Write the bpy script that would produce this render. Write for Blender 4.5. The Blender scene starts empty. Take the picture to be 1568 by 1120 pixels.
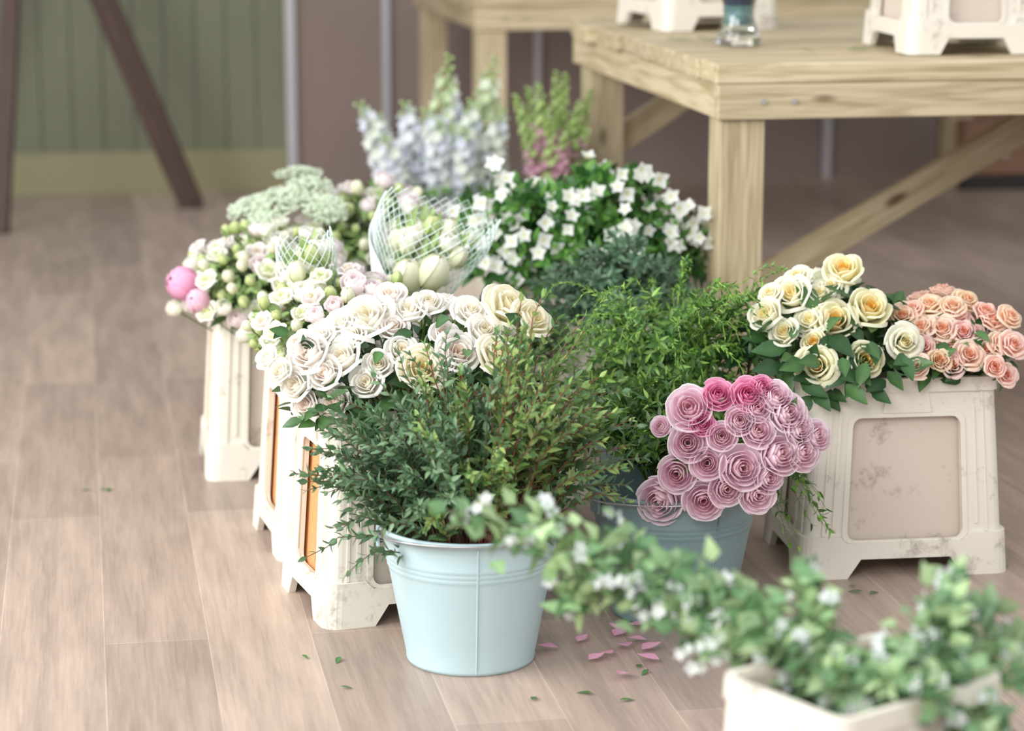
import bpy, bmesh, math, random
import numpy as np
from mathutils import Vector, Matrix
rnd=random.Random(11)
S=bpy.context.scene
S.view_settings.view_transform='Standard'
pi=math.pi
def lin(c):
    c=c/255.0
    return c/12.92 if c<=.04045 else ((c+.055)/1.055)**2.4
def C(r,g,b): return np.array([lin(r),lin(g),lin(b)])
def C4(r,g,b): return (lin(r),lin(g),lin(b),1)
def U(a,b): return rnd.uniform(a,b)
def nrm(v):
    v=np.array(v,float); return v/(np.linalg.norm(v)+1e-9)
ROT=math.radians(10)

# ------------------------------------------------------------ materials
def new_mat(name):
    m=bpy.data.materials.new(name); m.use_nodes=True
    nt=m.node_tree; return m,nt,nt.nodes['Principled BSDF']
def mat_vc(name,rough,trans,spec=.4,lo=.85,hi=1.12):
    m,nt,b=new_mat(name); L=nt.links.new
    a=nt.nodes.new('ShaderNodeAttribute'); a.attribute_name='Col'
    tc=nt.nodes.new('ShaderNodeTexCoord')
    nz=nt.nodes.new('ShaderNodeTexNoise'); nz.inputs['Scale'].default_value=70
    L(tc.outputs['Object'],nz.inputs['Vector'])
    mr=nt.nodes.new('ShaderNodeMapRange'); mr.inputs['To Min'].default_value=lo; mr.inputs['To Max'].default_value=hi
    L(nz.outputs['Fac'],mr.inputs['Value'])
    vm=nt.nodes.new('ShaderNodeVectorMath'); vm.operation='SCALE'
    L(a.outputs['Color'],vm.inputs[0]); L(mr.outputs[0],vm.inputs['Scale'])
    L(vm.outputs[0],b.inputs['Base Color']); b.inputs['Roughness'].default_value=rough
    b.inputs['Specular IOR Level'].default_value=spec
    tr=nt.nodes.new('ShaderNodeBsdfTranslucent'); L(vm.outputs[0],tr.inputs['Color'])
    mx=nt.nodes.new('ShaderNodeMixShader'); mx.inputs[0].default_value=trans
    L(b.outputs[0],mx.inputs[1]); L(tr.outputs[0],mx.inputs[2])
    L(mx.outputs[0],nt.nodes['Material Output'].inputs['Surface'])
    return m
M_PET=mat_vc('petal',.6,.42,.2,.96,1.03)
M_LEAF=mat_vc('leaf',.40,.25,.5)
def mat_plain(name,col,rough=.5,metal=0,noise=None,nscale=8,bump=0,trans=0):
    m,nt,b=new_mat(name); L=nt.links.new
    b.inputs['Base Color'].default_value=col; b.inputs['Roughness'].default_value=rough
    b.inputs['Metallic'].default_value=metal
    if noise:
        tc=nt.nodes.new('ShaderNodeTexCoord'); nz=nt.nodes.new('ShaderNodeTexNoise')
        nz.inputs['Scale'].default_value=nscale; nz.inputs['Detail'].default_value=6
        L(tc.outputs['Object'],nz.inputs['Vector'])
        cr=nt.nodes.new('ShaderNodeValToRGB'); cr.color_ramp.elements[0].position=.35; cr.color_ramp.elements[1].position=.65
        cr.color_ramp.elements[0].color=noise; cr.color_ramp.elements[1].color=col
        L(nz.outputs['Fac'],cr.inputs[0]); L(cr.outputs[0],b.inputs['Base Color'])
    return m
def mat_crate(name,base,dirt=True,trans=.12):
    m,nt,b=new_mat(name); L=nt.links.new
    tc=nt.nodes.new('ShaderNodeTexCoord'); oi=nt.nodes.new('ShaderNodeObjectInfo')
    ad=nt.nodes.new('ShaderNodeVectorMath'); ad.operation='ADD'
    L(tc.outputs['Object'],ad.inputs[0]); L(oi.outputs['Location'],ad.inputs[1])
    nz=nt.nodes.new('ShaderNodeTexNoise'); nz.inputs['Scale'].default_value=9; nz.inputs['Detail'].default_value=9; nz.inputs['Roughness'].default_value=.75
    L(ad.outputs[0],nz.inputs['Vector'])
    cr=nt.nodes.new('ShaderNodeValToRGB'); e=cr.color_ramp.elements
    e[0].position=.55; e[0].color=(0,0,0,1); e[1].position=.65; e[1].color=(1,1,1,1)
    L(nz.outputs['Fac'],cr.inputs[0])
    n2=nt.nodes.new('ShaderNodeTexNoise'); n2.inputs['Scale'].default_value=120; n2.inputs['Detail'].default_value=4
    L(ad.outputs[0],n2.inputs['Vector'])
    mu=nt.nodes.new('ShaderNodeMath'); mu.operation='MULTIPLY'; L(cr.outputs[0],mu.inputs[0]); L(n2.outputs['Fac'],mu.inputs[1])
    mx=nt.nodes.new('ShaderNodeMix'); mx.data_type='RGBA'
    mx.inputs['A'].default_value=base; mx.inputs['B'].default_value=C4(112,94,76)
    L(mu.outputs[0],mx.inputs['Factor']); L(mx.outputs['Result'],b.inputs['Base Color'])
    b.inputs['Roughness'].default_value=.45
    tr=nt.nodes.new('ShaderNodeBsdfTranslucent'); L(mx.outputs['Result'],tr.inputs['Color'])
    ms=nt.nodes.new('ShaderNodeMixShader'); ms.inputs[0].default_value=trans
    L(b.outputs[0],ms.inputs[1]); L(tr.outputs[0],ms.inputs[2]); L(ms.outputs[0],nt.nodes['Material Output'].inputs['Surface'])
    return m
M_CR=mat_crate('cream_plastic',C4(236,229,215))
M_CR2=mat_crate('cream_plastic_panel',C4(220,205,190))
M_CR_GLOW=mat_crate('painted_glow_panel',C4(240,178,120),trans=.3)  # orange glow of light through the plastic, painted into the panel colour
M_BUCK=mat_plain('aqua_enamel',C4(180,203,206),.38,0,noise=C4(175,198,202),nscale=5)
M_BUCK_SHADED=mat_plain('shaded_aqua_enamel',C4(120,143,146),.4,0,noise=C4(114,137,141),nscale=5)  # same aqua enamel, with the shade under the flowers put into its colour
M_WIRE=mat_plain('wire',C4(190,190,190),.35,.8)
def mat_wood(name,c1,c2,knot):
    m,nt,b=new_mat(name); L=nt.links.new
    tc=nt.nodes.new('ShaderNodeTexCoord'); oi=nt.nodes.new('ShaderNodeObjectInfo')
    ad=nt.nodes.new('ShaderNodeVectorMath'); ad.operation='ADD'
    L(tc.outputs['Object'],ad.inputs[0]); L(oi.outputs['Location'],ad.inputs[1])
    mp=nt.nodes.new('ShaderNodeMapping'); mp.inputs['Scale'].default_value=(1.4,24,24)
    L(ad.outputs[0],mp.inputs['Vector'])
    nz=nt.nodes.new('ShaderNodeTexNoise'); nz.inputs['Scale'].default_value=2; nz.inputs['Detail'].default_value=5; nz.inputs['Distortion'].default_value=1.6
    L(mp.outputs[0],nz.inputs['Vector'])
    cr=nt.nodes.new('ShaderNodeValToRGB'); e=cr.color_ramp.elements
    e[0].position=.34; e[0].color=c2; e[1].position=.62; e[1].color=c1
    L(nz.outputs['Fac'],cr.inputs[0])
    vo=nt.nodes.new('ShaderNodeTexVoronoi'); vo.inputs['Scale'].default_value=1
    mp2=nt.nodes.new('ShaderNodeMapping'); mp2.inputs['Scale'].default_value=(3.2,9,9); L(ad.outputs[0],mp2.inputs['Vector']); L(mp2.outputs[0],vo.inputs['Vector'])
    c2n=nt.nodes.new('ShaderNodeValToRGB'); c2n.color_ramp.elements[0].position=.06; c2n.color_ramp.elements[0].color=(1,1,1,1)
    c2n.color_ramp.elements[1].position=.13; c2n.color_ramp.elements[1].color=(0,0,0,1)
    L(vo.outputs['Distance'],c2n.inputs[0])
    mx=nt.nodes.new('ShaderNodeMix'); mx.data_type='RGBA'; L(c2n.outputs[0],mx.inputs['Factor']); L(cr.outputs[0],mx.inputs['A']); mx.inputs['B'].default_value=knot
    hs=nt.nodes.new('ShaderNodeHueSaturation'); mr=nt.nodes.new('ShaderNodeMapRange'); mr.inputs['To Min'].default_value=.86; mr.inputs['To Max'].default_value=1.06
    L(oi.outputs['Random'],mr.inputs['Value']); L(mr.outputs[0],hs.inputs['Value']); L(mx.outputs['Result'],hs.inputs['Color'])
    L(hs.outputs[0],b.inputs['Base Color']); b.inputs['Roughness'].default_value=.65
    return m
M_PINE=mat_wood('treated_pine',C4(204,188,156),C4(166,148,112),C4(104,82,56))
M_DARKW=mat_wood('dark_wood',C4(84,62,54),C4(60,44,40),C4(40,30,28))

# ------------------------------------------------------------ generic mesh helpers
def link(name,me,mats,parent=None):
    o=bpy.data.objects.new(name,me); S.collection.objects.link(o)
    if not me.materials:
        for m in mats: me.materials.append(m)
    if parent: o.parent=parent
    return o
def boxes_obj(name,boxes,mats,parent=None,bevel=0):
    bm=bmesh.new()
    for (cx,cy,cz,sx,sy,sz,mi) in boxes:
        r=bmesh.ops.create_cube(bm,size=1)
        fs=set()
        for v in r['verts']:
            v.co=Vector((v.co.x*sx+cx,v.co.y*sy+cy,v.co.z*sz+cz))
            fs.update(v.link_faces)
        for f in fs: f.material_index=mi
    me=bpy.data.meshes.new(name); bm.to_mesh(me); bm.free()
    o=link(name,me,mats,parent)
    if bevel:
        b=o.modifiers.new('bevel','BEVEL'); b.width=bevel; b.segments=2
    return o
def empty(name,loc=(0,0,0),rz=0):
    e=bpy.data.objects.new(name,None); S.collection.objects.link(e); e.location=loc; e.rotation_euler=(0,0,rz); e.empty_display_size=.1
    return e
def beam(name,p0,p1,w,h,mat,parent,up=(0,0,1),bev=.003):
    p0=Vector(p0);p1=Vector(p1); d=(p1-p0); Ln=d.length; x=d.normalized()
    u=Vector(up)
    if abs(x.dot(u))>.95: u=Vector((0,1,0))
    y=u.cross(x).normalized(); z=x.cross(y)
    o=boxes_obj(name,[(0,0,0,Ln,w,h,0)],[mat],parent,bev)
    Mx=Matrix((x,y,z)).transposed().to_4x4(); Mx.translation=(p0+p1)/2
    o.matrix_basis=Mx
    return o

# ------------------------------------------------------------ room
o=boxes_obj('floor',[(0,5,-.05,16,16,.1,0)],[])
m,nt,b=new_mat('floor_planks'); L=nt.links.new
tc=nt.nodes.new('ShaderNodeTexCoord'); mp=nt.nodes.new('ShaderNodeMapping'); mp.inputs['Rotation'].default_value=(0,0,-math.radians(100)); L(tc.outputs['Object'],mp.inputs['Vector'])
br=nt.nodes.new('ShaderNodeTexBrick'); br.inputs['Scale'].default_value=1; br.inputs['Brick Width'].default_value=1.25; br.inputs['Row Height'].default_value=.165
br.inputs['Mortar Size'].default_value=.0009; br.inputs['Mortar Smooth'].default_value=.5; br.offset=.37; br.inputs['Bias'].default_value=0
br.inputs['Color1'].default_value=C4(180,159,144); br.inputs['Color2'].default_value=C4(154,136,124); br.inputs['Mortar'].default_value=C4(194,177,164)
L(mp.outputs[0],br.inputs['Vector'])
mp2=nt.nodes.new('ShaderNodeMapping'); mp2.inputs['Scale'].default_value=(4.0,95,1); L(mp.outputs[0],mp2.inputs['Vector'])
nz=nt.nodes.new('ShaderNodeTexNoise'); nz.inputs['Scale'].default_value=1.6; nz.inputs['Detail'].default_value=9; nz.inputs['Roughness'].default_value=.7; nz.inputs['Distortion'].default_value=.5
L(mp2.outputs[0],nz.inputs['Vector'])
mp3=nt.nodes.new('ShaderNodeMapping'); mp3.inputs['Scale'].default_value=(1.3,12,1); L(mp.outputs[0],mp3.inputs['Vector'])
n3=nt.nodes.new('ShaderNodeTexNoise'); n3.inputs['Scale'].default_value=2.2; n3.inputs['Detail'].default_value=6; L(mp3.outputs[0],n3.inputs['Vector'])
ad=nt.nodes.new('ShaderNodeMath'); ad.operation='ADD'; L(nz.outputs['Fac'],ad.inputs[0]); L(n3.outputs['Fac'],ad.inputs[1])
mr=nt.nodes.new('ShaderNodeMapRange'); mr.inputs['From Min'].default_value=.75; mr.inputs['From Max'].default_value=1.25; mr.inputs['To Min'].default_value=.74; mr.inputs['To Max'].default_value=1.14
L(ad.outputs[0],mr.inputs['Value'])
vm=nt.nodes.new('ShaderNodeVectorMath'); vm.operation='SCALE'; L(br.outputs['Color'],vm.inputs[0]); L(mr.outputs[0],vm.inputs['Scale'])
L(vm.outputs[0],b.inputs['Base Color']); b.inputs['Roughness'].default_value=.40; b.inputs['Specular IOR Level'].default_value=.45
o.data.materials.append(m)

WX,WY=-1.9,9.03
M_GREEN=mat_plain('green_paint',C4(120,121,98),.6,noise=C4(108,109,88),nscale=1.2)
M_MAUVE=mat_plain('mauve_board',C4(138,121,113),.7,noise=C4(128,112,105),nscale=1.5)
M_PALE=mat_plain('pale_trim_paint',C4(190,187,190),.5)
bx=[]
SG=1.06
s=-4.0
while s<SG-.01:
    w=min(.115,SG-s); bx.append((s+w/2,.03,1.6,w-.004,.06,3.2,0)); s+=.115
bx.append(((-4+SG)/2,.085,1.6,SG+4,.10,3.2,0))
bx.append(((SG+8)/2,.08,1.6,8-SG,.12,3.2,1))
w=boxes_obj('wall_back',bx,[M_GREEN,M_MAUVE]); w.location=(WX,WY,0); w.rotation_euler=(0,0,ROT)
bb=boxes_obj('baseboard_back',[((-4+SG)/2,-.012,.08,SG+4-.01,.024,.16,0)],[mat_plain('skirting_paint',C4(142,136,102),.5)],bevel=.003); bb.location=(WX,WY,0); bb.rotation_euler=(0,0,ROT)
for i,(s,wd) in enumerate([(1.075,.035),(1.44,.022),(2.03,.02),(2.27,.02),(3.2,.02),(3.95,.02)]):
    t=boxes_obj('trim_%d'%(i+1),[(s,.0,1.6,wd,.035,3.2,0)],[M_PALE]); t.location=(WX,WY,0); t.rotation_euler=(0,0,ROT)

es=empty('wooden_easel')
beam('leg_1',(-1.16,8.72,0),(-1.70,8.52,1.45),.085,.06,M_DARKW,es,(0,1,0))
beam('leg_2',(-1.73,8.10,0),(-1.67,8.44,1.45),.055,.05,M_DARKW,es,(0,1,0))
beam('leg_3',(-2.1,8.72,0),(-1.76,8.52,1.45),.07,.05,M_DARKW,es,(0,1,0))
beam('crossbar',(-1.80,8.40,1.12),(-1.54,8.55,1.12),.05,.03,M_DARKW,es)
beam('top_block',(-1.80,8.50,1.46),(-1.62,8.50,1.46),.14,.06,M_DARKW,es)
cb=empty('cardboard_box',(2.0,9.38,0),ROT)
M_CARD=mat_plain('cardboard',C4(134,100,80),.8,noise=C4(124,92,72),nscale=4)
boxes_obj('box_body',[(0,0,.16,.62,.3,.2,0)],[M_CARD],cb,.004)
boxes_obj('dark_base',[(0,0,.03,.6,.28,.06,0)],[mat_plain('dark_base',C4(45,38,38),.7)],cb,.003)
boxes_obj('lid_flap_1',[(0,-.08,.265,.62,.14,.008,0)],[M_CARD],cb)
boxes_obj('lid_flap_2',[(0,.08,.265,.62,.14,.008,0)],[M_CARD],cb)
boxes_obj('tape',[(-.16,-.152,.19,.05,.004,.12,0)],[M_PALE],cb)

# ------------------------------------------------------------ tables
def table(loc,rz,Lx=2.4,Wy=1.50,nb=10,brace=True):
    e=empty('wooden_workbench',loc,rz)
    top=.828; th=.042
    bw=Wy/nb
    for i in range(nb):
        o0=U(-.022,.014) if 0<i<nb-1 else 0
        beam('top_board_%d'%(i+1),(o0,bw*(i+.5),top-th/2-U(0,.004)),(Lx,bw*(i+.5),top-th/2),bw-.008,th,M_PINE,e,bev=.005)
    z0=top-th-.038
    beam('apron_front',(.005,.026,z0),(Lx,.026,z0),.040,.072,M_PINE,e)
    beam('apron_back',(.005,Wy-.026,z0),(Lx,Wy-.026,z0),.040,.072,M_PINE,e)
    beam('apron_end_1',(.028,.048,z0),(.028,Wy-.048,z0),.040,.072,M_PINE,e)
    beam('apron_end_2',(Lx-.028,.048,z0),(Lx-.028,Wy-.048,z0),.040,.072,M_PINE,e)
    for i,(x,y) in enumerate([(.062,.068),(.062,Wy-.11),(Lx-.1,.075),(Lx-.1,Wy-.1)]):
        beam('leg_%d'%(i+1),(x,y,0),(x,y,top-th-.074),.094,.094,M_PINE,e)
    if brace:
        beam('brace_1',(.18,1.2,.02),(1.28,1.0,.70),.045,.075,M_PINE,e)
        beam('brace_2',(Lx-.2,1.1,.03),(1.35,1.1,.70),.045,.08,M_PINE,e)
        beam('brace_3',(-.02,Wy-.04,.42),(.46,Wy-.04,.73),.035,.07,M_PINE,e)
    for i,x in enumerate((.10,.165)):
        bm=bmesh.new(); bmesh.ops.create_cone(bm,segments=12,radius1=.007,radius2=.005,depth=.006,cap_ends=True)
        me=bpy.data.meshes.new('bolt'); bm.to_mesh(me); bm.free(); o=link('bolt_%d'%(i+1),me,[M_WIRE],e)
        o.location=(x,.004,z0); o.rotation_euler=(pi/2,0,0)
    return e
TB=table((.414,4.90,0),ROT)
table((-.12,7.62,0),ROT,Lx=2.2,Wy=1.45,brace=False)

# ------------------------------------------------------------ crate
def crate_mesh():
    bm=bmesh.new(); H=.345; c=.02
    def HX(z): return .182-.022*z/H
    def HY(z): return .142-.020*z/H
    def P(side,u,z,off):
        if side==0: return Vector((u*(HX(z)-c),-(HY(z)+off),z))
        if side==1: return Vector((HX(z)+off,u*(HY(z)-c),z))
        if side==2: return Vector((-u*(HX(z)-c),HY(z)+off,z))
        return Vector((-(HX(z)+off),-u*(HY(z)-c),z))
    N=[Vector((0,-1,0)),Vector((1,0,0)),Vector((0,1,0)),Vector((-1,0,0))]
    def plate(side,outer,holes,off,th,mi):
        edges=[]
        for loop in [outer]+holes:
            vs=[bm.verts.new(P(side,u,z,off)) for u,z in loop]
            for i in range(len(vs)): edges.append(bm.edges.new((vs[i],vs[(i+1)%len(vs)])))
        r=bmesh.ops.triangle_fill(bm,use_beauty=True,edges=edges)
        fs=[g for g in r['geom'] if isinstance(g,bmesh.types.BMFace)]
        for f in fs: f.material_index=mi
        r2=bmesh.ops.extrude_face_region(bm,geom=fs)
        for g in r2['geom']:
            if isinstance(g,bmesh.types.BMVert): g.co-=N[side]*th
            if isinstance(g,bmesh.types.BMFace): g.material_index=mi
    def corner(z0,z1,off,th,mi,seg=5):
        for k in range(4):
            sx=1 if k in(0,3) else -1; sy=1 if k in(0,1) else -1
            rows=[]
            for z in (z0,z1):
                cx=(HX(z)-c); cy=(HY(z)-c); o_=[];i_=[]
                for j in range(seg+1):
                    a=pi/2*j/seg
                    o_.append(bm.verts.new((sx*(cx+(c+off)*math.cos(a)),sy*(cy+(c+off)*math.sin(a)),z)))
                    ri=max(.002,c+off-th)
                    i_.append(bm.verts.new((sx*(cx+ri*math.cos(a)),sy*(cy+ri*math.sin(a)),z)))
                rows.append((o_,i_))
            (o0,i0),(o1,i1)=rows
            fl=[]
            for j in range(seg):
                fl.append(bm.faces.new((o0[j],o0[j+1],o1[j+1],o1[j])))
                fl.append(bm.faces.new((i0[j],i1[j],i1[j+1],i0[j+1])))
                fl.append(bm.faces.new((o1[j],o1[j+1],i1[j+1],i1[j])))
                fl.append(bm.faces.new((o0[j],i0[j],i0[j+1],o0[j+1])))
            fl.append(bm.faces.new((o0[0],o1[0],i1[0],i0[0]))); fl.append(bm.faces.new((o0[-1],i0[-1],i1[-1],o1[-1])))
            for f in fl: f.material_index=mi
    def rrect(u,z0,z1,ru,rz):
        pts=[]
        for (cx,cz,a0) in [(u-ru,z1-rz,0),(-u+ru,z1-rz,pi/2),(-u+ru,z0+rz,pi),(u-ru,z0+rz,3*pi/2)]:
            for j in range(5):
                a=a0+pi/2*j/4; pts.append((cx+ru*math.cos(a),cz+rz*math.sin(a)))
        return pts
    for s in range(4):
        uo=.66 if s%2==0 else .50
        ru=.10 if s%2==0 else .14
        plate(s,[(-1,.05),(1,.05),(1,H),(-1,H)],[rrect(uo,.062,.282,ru,.016)],0,.010,0)
        plate(s,rrect(uo+.06,.062,.290,ru,.018),[rrect(uo,.066,.282,ru,.016)],.002,.004,0)
        plate(s,[(-1,0),(-.64,0),(-.50,.034),(.50,.034),(.64,0),(1,0),(1,.075),(.74,.075),(.66,.062),(-.66,.062),(-.74,.075),(-1,.075)],[],.008,.012,0)
        plate(s,[(-1,.326),(1,.326),(1,.350),(-1,.350)],[],.006,.012,0)
        plate(s,[(-.30,.290),(.30,.290),(.26,.328),(-.26,.328)],[],.004,.006,0)
        for sg in(-1,1):
            a,b_=sg*.80,sg*.84
            plate(s,[(a,.09),(b_,.09),(b_,.30),(a,.30)],[],.0025,.004,0)
            a,b_=sg*.92,sg*.95
            plate(s,[(a,.076),(b_,.076),(b_,.326),(a,.326)],[],.0025,.004,0)
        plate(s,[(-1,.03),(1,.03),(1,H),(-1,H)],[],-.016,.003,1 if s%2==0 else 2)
    corner(.05,H,0,.010,0); corner(0,.075,.008,.014,0); corner(.326,.350,.006,.014,0); corner(.03,H,-.014,.004,1)
    r=bmesh.ops.create_cube(bm,size=1)
    for v in r['verts']: v.co=Vector((v.co.x*.31,v.co.y*.23,v.co.z*.006+.033))
    bmesh.ops.recalc_face_normals(bm,faces=bm.faces)
    me=bpy.data.meshes.new('flower_crate'); bm.to_mesh(me); bm.free()
    for m in (M_CR,M_CR2,M_CR_GLOW): me.materials.append(m)
    return me
CM=crate_mesh()
CM2=CM.copy(); CM2.materials[2]=M_CR2
def crate(x,y,deg,z=0,s=(1,1,1),me=None):
    o=bpy.data.objects.new('flower_crate',me or CM); S.collection.objects.link(o)
    o.location=(x,y,z); o.rotation_euler=(0,0,math.radians(deg)); o.scale=s; return o
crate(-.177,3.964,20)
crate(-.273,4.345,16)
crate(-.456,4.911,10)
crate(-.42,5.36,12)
crate(.669,4.215,7.3,me=CM2)
crate(.17,5.20,8,me=CM2)
crate(.235,4.76,6,me=CM2)
crate(-.20,6.25,5,me=CM2)
cE=crate(.385,2.53,37,s=(.76,.76,1),me=CM2)
crate(.955,5.31,97,z=.829,me=CM2)
crate(.455,6.05,106,z=.829,me=CM2)
lab=boxes_obj('label',[(-.05,-.1392,.27,.07,.001,.03,0)],[mat_plain('green_print',C4(60,170,140),.5)],cE)

# ------------------------------------------------------------ bucket
def lathe(name,prof,mats,seg=64,parent=None):
    n=len(prof); V=[];F=[]
    for i in range(seg):
        a=2*pi*i/seg
        for r,z in prof: V.append((r*math.cos(a),r*math.sin(a),z))
    for i in range(seg):
        j=(i+1)%seg
        for k in range(n-1): F.append((i*n+k,j*n+k,j*n+k+1,i*n+k+1))
    me=bpy.data.meshes.new(name); me.from_pydata(V,[],F)
    me.polygons.foreach_set('use_smooth',[True]*len(F)); me.update()
    return link(name,me,mats,parent)
def tube_obj(name,pts,r,mat,parent):
    cu=bpy.data.curves.new(name,'CURVE'); cu.dimensions='3D'; cu.bevel_depth=r; cu.bevel_resolution=3
    sp=cu.splines.new('POLY'); sp.points.add(len(pts)-1)
    for i,p in enumerate(pts): sp.points[i].co=(*p,1)
    o=bpy.data.objects.new(name,cu); S.collection.objects.link(o); cu.materials.append(mat); o.parent=parent; return o
def bucket(x,y,s=1,rz=0,handle=True,mat=None):
    mat=mat or M_BUCK
    e=empty('enamel_bucket',(x,y,0),rz); e.scale=(s,s,s)
    H=.222; R=lambda z:.099+(.141-.099)*z/H
    prof=[(.001,.006),(.093,.006),(.096,.0005),(.100,.0005),(.1015,.006),(R(.012),.012)]
    for z in (.05,.1,.150): prof.append((R(z),z))
    for zc in (.158,.166,.174): prof+=[(R(zc-.003),zc-.003),(R(zc)+.0016,zc),(R(zc+.003),zc+.003)]
    prof+=[(R(.2),.2),(R(.214),.214),(R(.214)+.004,.2155),(R(.219)+.0055,.219),(R(.222)+.0035,.2235),(R(.222)-.001,.2235),(R(.215)-.003,.215),(R(.1)-.003,.1),(.096,.010),(.001,.010)]
    lathe('body',prof,[mat],parent=e)
    a=math.radians(-84)
    pts=[((R(z)+.0006)*math.cos(a),(R(z)+.0006)*math.sin(a),z) for z in np.linspace(.004,.214,12)]
    tube_obj('seam',pts,.0014,mat,e)
    if handle:
        hp=[]
        for i in range(25):
            t=i/24; an=pi+pi*t
            hp.append((.147*math.cos(an),.150*math.sin(an),.205+.016*math.sin(pi*t)))
        tube_obj('handle',hp,.0016,M_WIRE,e)
        for sx in(-1,1):
            boxes_obj('ear_%d'%(1 if sx<0 else 2),[(sx*.143,0,.200,.006,.03,.034,0)],[mat],e,.002)
    return e
bucket(-.065,3.633)
bucket(.268,3.875,rz=.4,mat=M_BUCK_SHADED)
bucket(.28,4.36,s=.92,mat=M_BUCK_SHADED)
bucket(-.115,4.74,s=.80)
bucket(.145,6.2,s=.85)

# ------------------------------------------------------------ vegetation machinery
class T: pass
def gridf(nu,nv):
    f=[]
    for j in range(nv):
        for i in range(nu):
            a=j*(nu+1)+i; f.append((a,a+1,a+nu+2,a+nu+1))
    return np.array(f)
class Acc:
    def __init__(s): s.V=[];s.F=[];s.C=[];s.M=[];s.n=0
    def add(s,v,f,c,m):
        s.V.append(v); s.F.append(f+s.n); s.C.append(c); s.M.append(np.full(len(f),m) if np.isscalar(m) else m); s.n+=len(v)
    def put(s,t,R3,p,sc=1,tint=None):
        v=(t.v*sc)@R3.T+np.array(p)
        c=t.c if tint is None else np.clip(t.c*tint,0,.98)
        s.add(v,t.f,c,t.m)
    def template(s):
        t=T(); t.v=np.concatenate(s.V); t.f=np.concatenate(s.F); t.c=np.concatenate(s.C); t.m=np.concatenate(s.M); return t
    def build(s,name):
        t=s.template()
        me=bpy.data.meshes.new(name); me.from_pydata(t.v.tolist(),[],t.f.tolist())
        me.polygons.foreach_set('material_index',t.m.astype(np.int32)); me.polygons.foreach_set('use_smooth',np.ones(len(t.f),dtype=bool))
        ca=me.color_attributes.new('Col','FLOAT_COLOR','POINT')
        cc=np.ones((len(t.v),4)); cc[:,:3]=t.c; ca.data.foreach_set('color',cc.ravel())
        me.update()
        return link(name,me,[M_PET,M_LEAF])
def frameZ(d,spin=None):
    z=nrm(d); a=np.array([0,0,1.0]) if abs(z[2])<.9 else np.array([1.0,0,0])
    x=nrm(np.cross(a,z)); y=np.cross(z,x)
    s_=U(0,2*pi) if spin is None else spin
    x2=x*math.cos(s_)+y*math.sin(s_); y2=np.cross(z,x2)
    return np.stack([x2,y2,z],1)
def frameY(d,up):
    y=nrm(d); z=np.array(up,float); z=z-y*np.dot(z,y)
    if np.linalg.norm(z)<1e-3: z=np.array([1.0,0,0])-y*y[0]
    z=nrm(z); x=np.cross(y,z); return np.stack([x,y,z],1)
def mixc(a,b,t): return a*(1-t)+b*t
def ballflower(rings=6,pet=(3,6),th0=.25,th1=1.15,thb=2.5,curl=.12,ruf=0,base=None,edge=None,core=None,H0=.7,H1=.35,nu=4,nv=5,rin=.15,zs=1,green=None,tipe=.30,pw=1.0):
    A=Acc(); G=gridf(nu,nv)
    for i in range(rings):
        f=(i+.5)/rings; r=rin+(1-rin)*((i+1)/rings)**pw; te=th0+(th1-th0)*f**1.1
        n=max(2,round(pet[0]+(pet[1]-pet[0])*f)); off=U(0,6.28)
        for k in range(n):
            ph0=off+2*pi*k/n+U(-.1,.1); dphi=pi/n*1.45; tk=te*U(.85,1.15); rk=r*U(.95,1.05); q=U(0,6)
            zsft=(H0+(H1-H0)*f*f)-rk*math.cos(te)
            tb=thb if i>=rings-2 else min(thb,2.0)
            v=[];c=[]
            for b in range(nv+1):
                bb=b/nv
                for a in range(nu+1):
                    aa=-1+2*a/nu
                    th=tb+(tk-tb)*bb+tipe*aa*aa*bb
                    rr=rk*(1+.06*aa+curl*f*bb**4)+ruf*math.sin(aa*5+q)*bb*bb*f
                    ph=ph0+aa*dphi*(.6+.4*math.sin(bb*pi/2))
                    v.append((rr*math.sin(th)*math.cos(ph),rr*math.sin(th)*math.sin(ph),(rr*math.cos(th)+zsft+ruf*.6*math.cos(aa*6+q)*bb*bb)*zs))
                    col=mixc(base,edge,bb**1.3)
                    if core is not None: col=mixc(core,col,min(1,f*1.3))
                    if green is not None and i>=rings-1: col=mixc(green,col,min(1,bb*1.6))
                    c.append(col*U(.98,1.02))
            A.add(np.array(v),G,np.clip(np.array(c),0,.97),0)
    return A.template()
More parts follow.
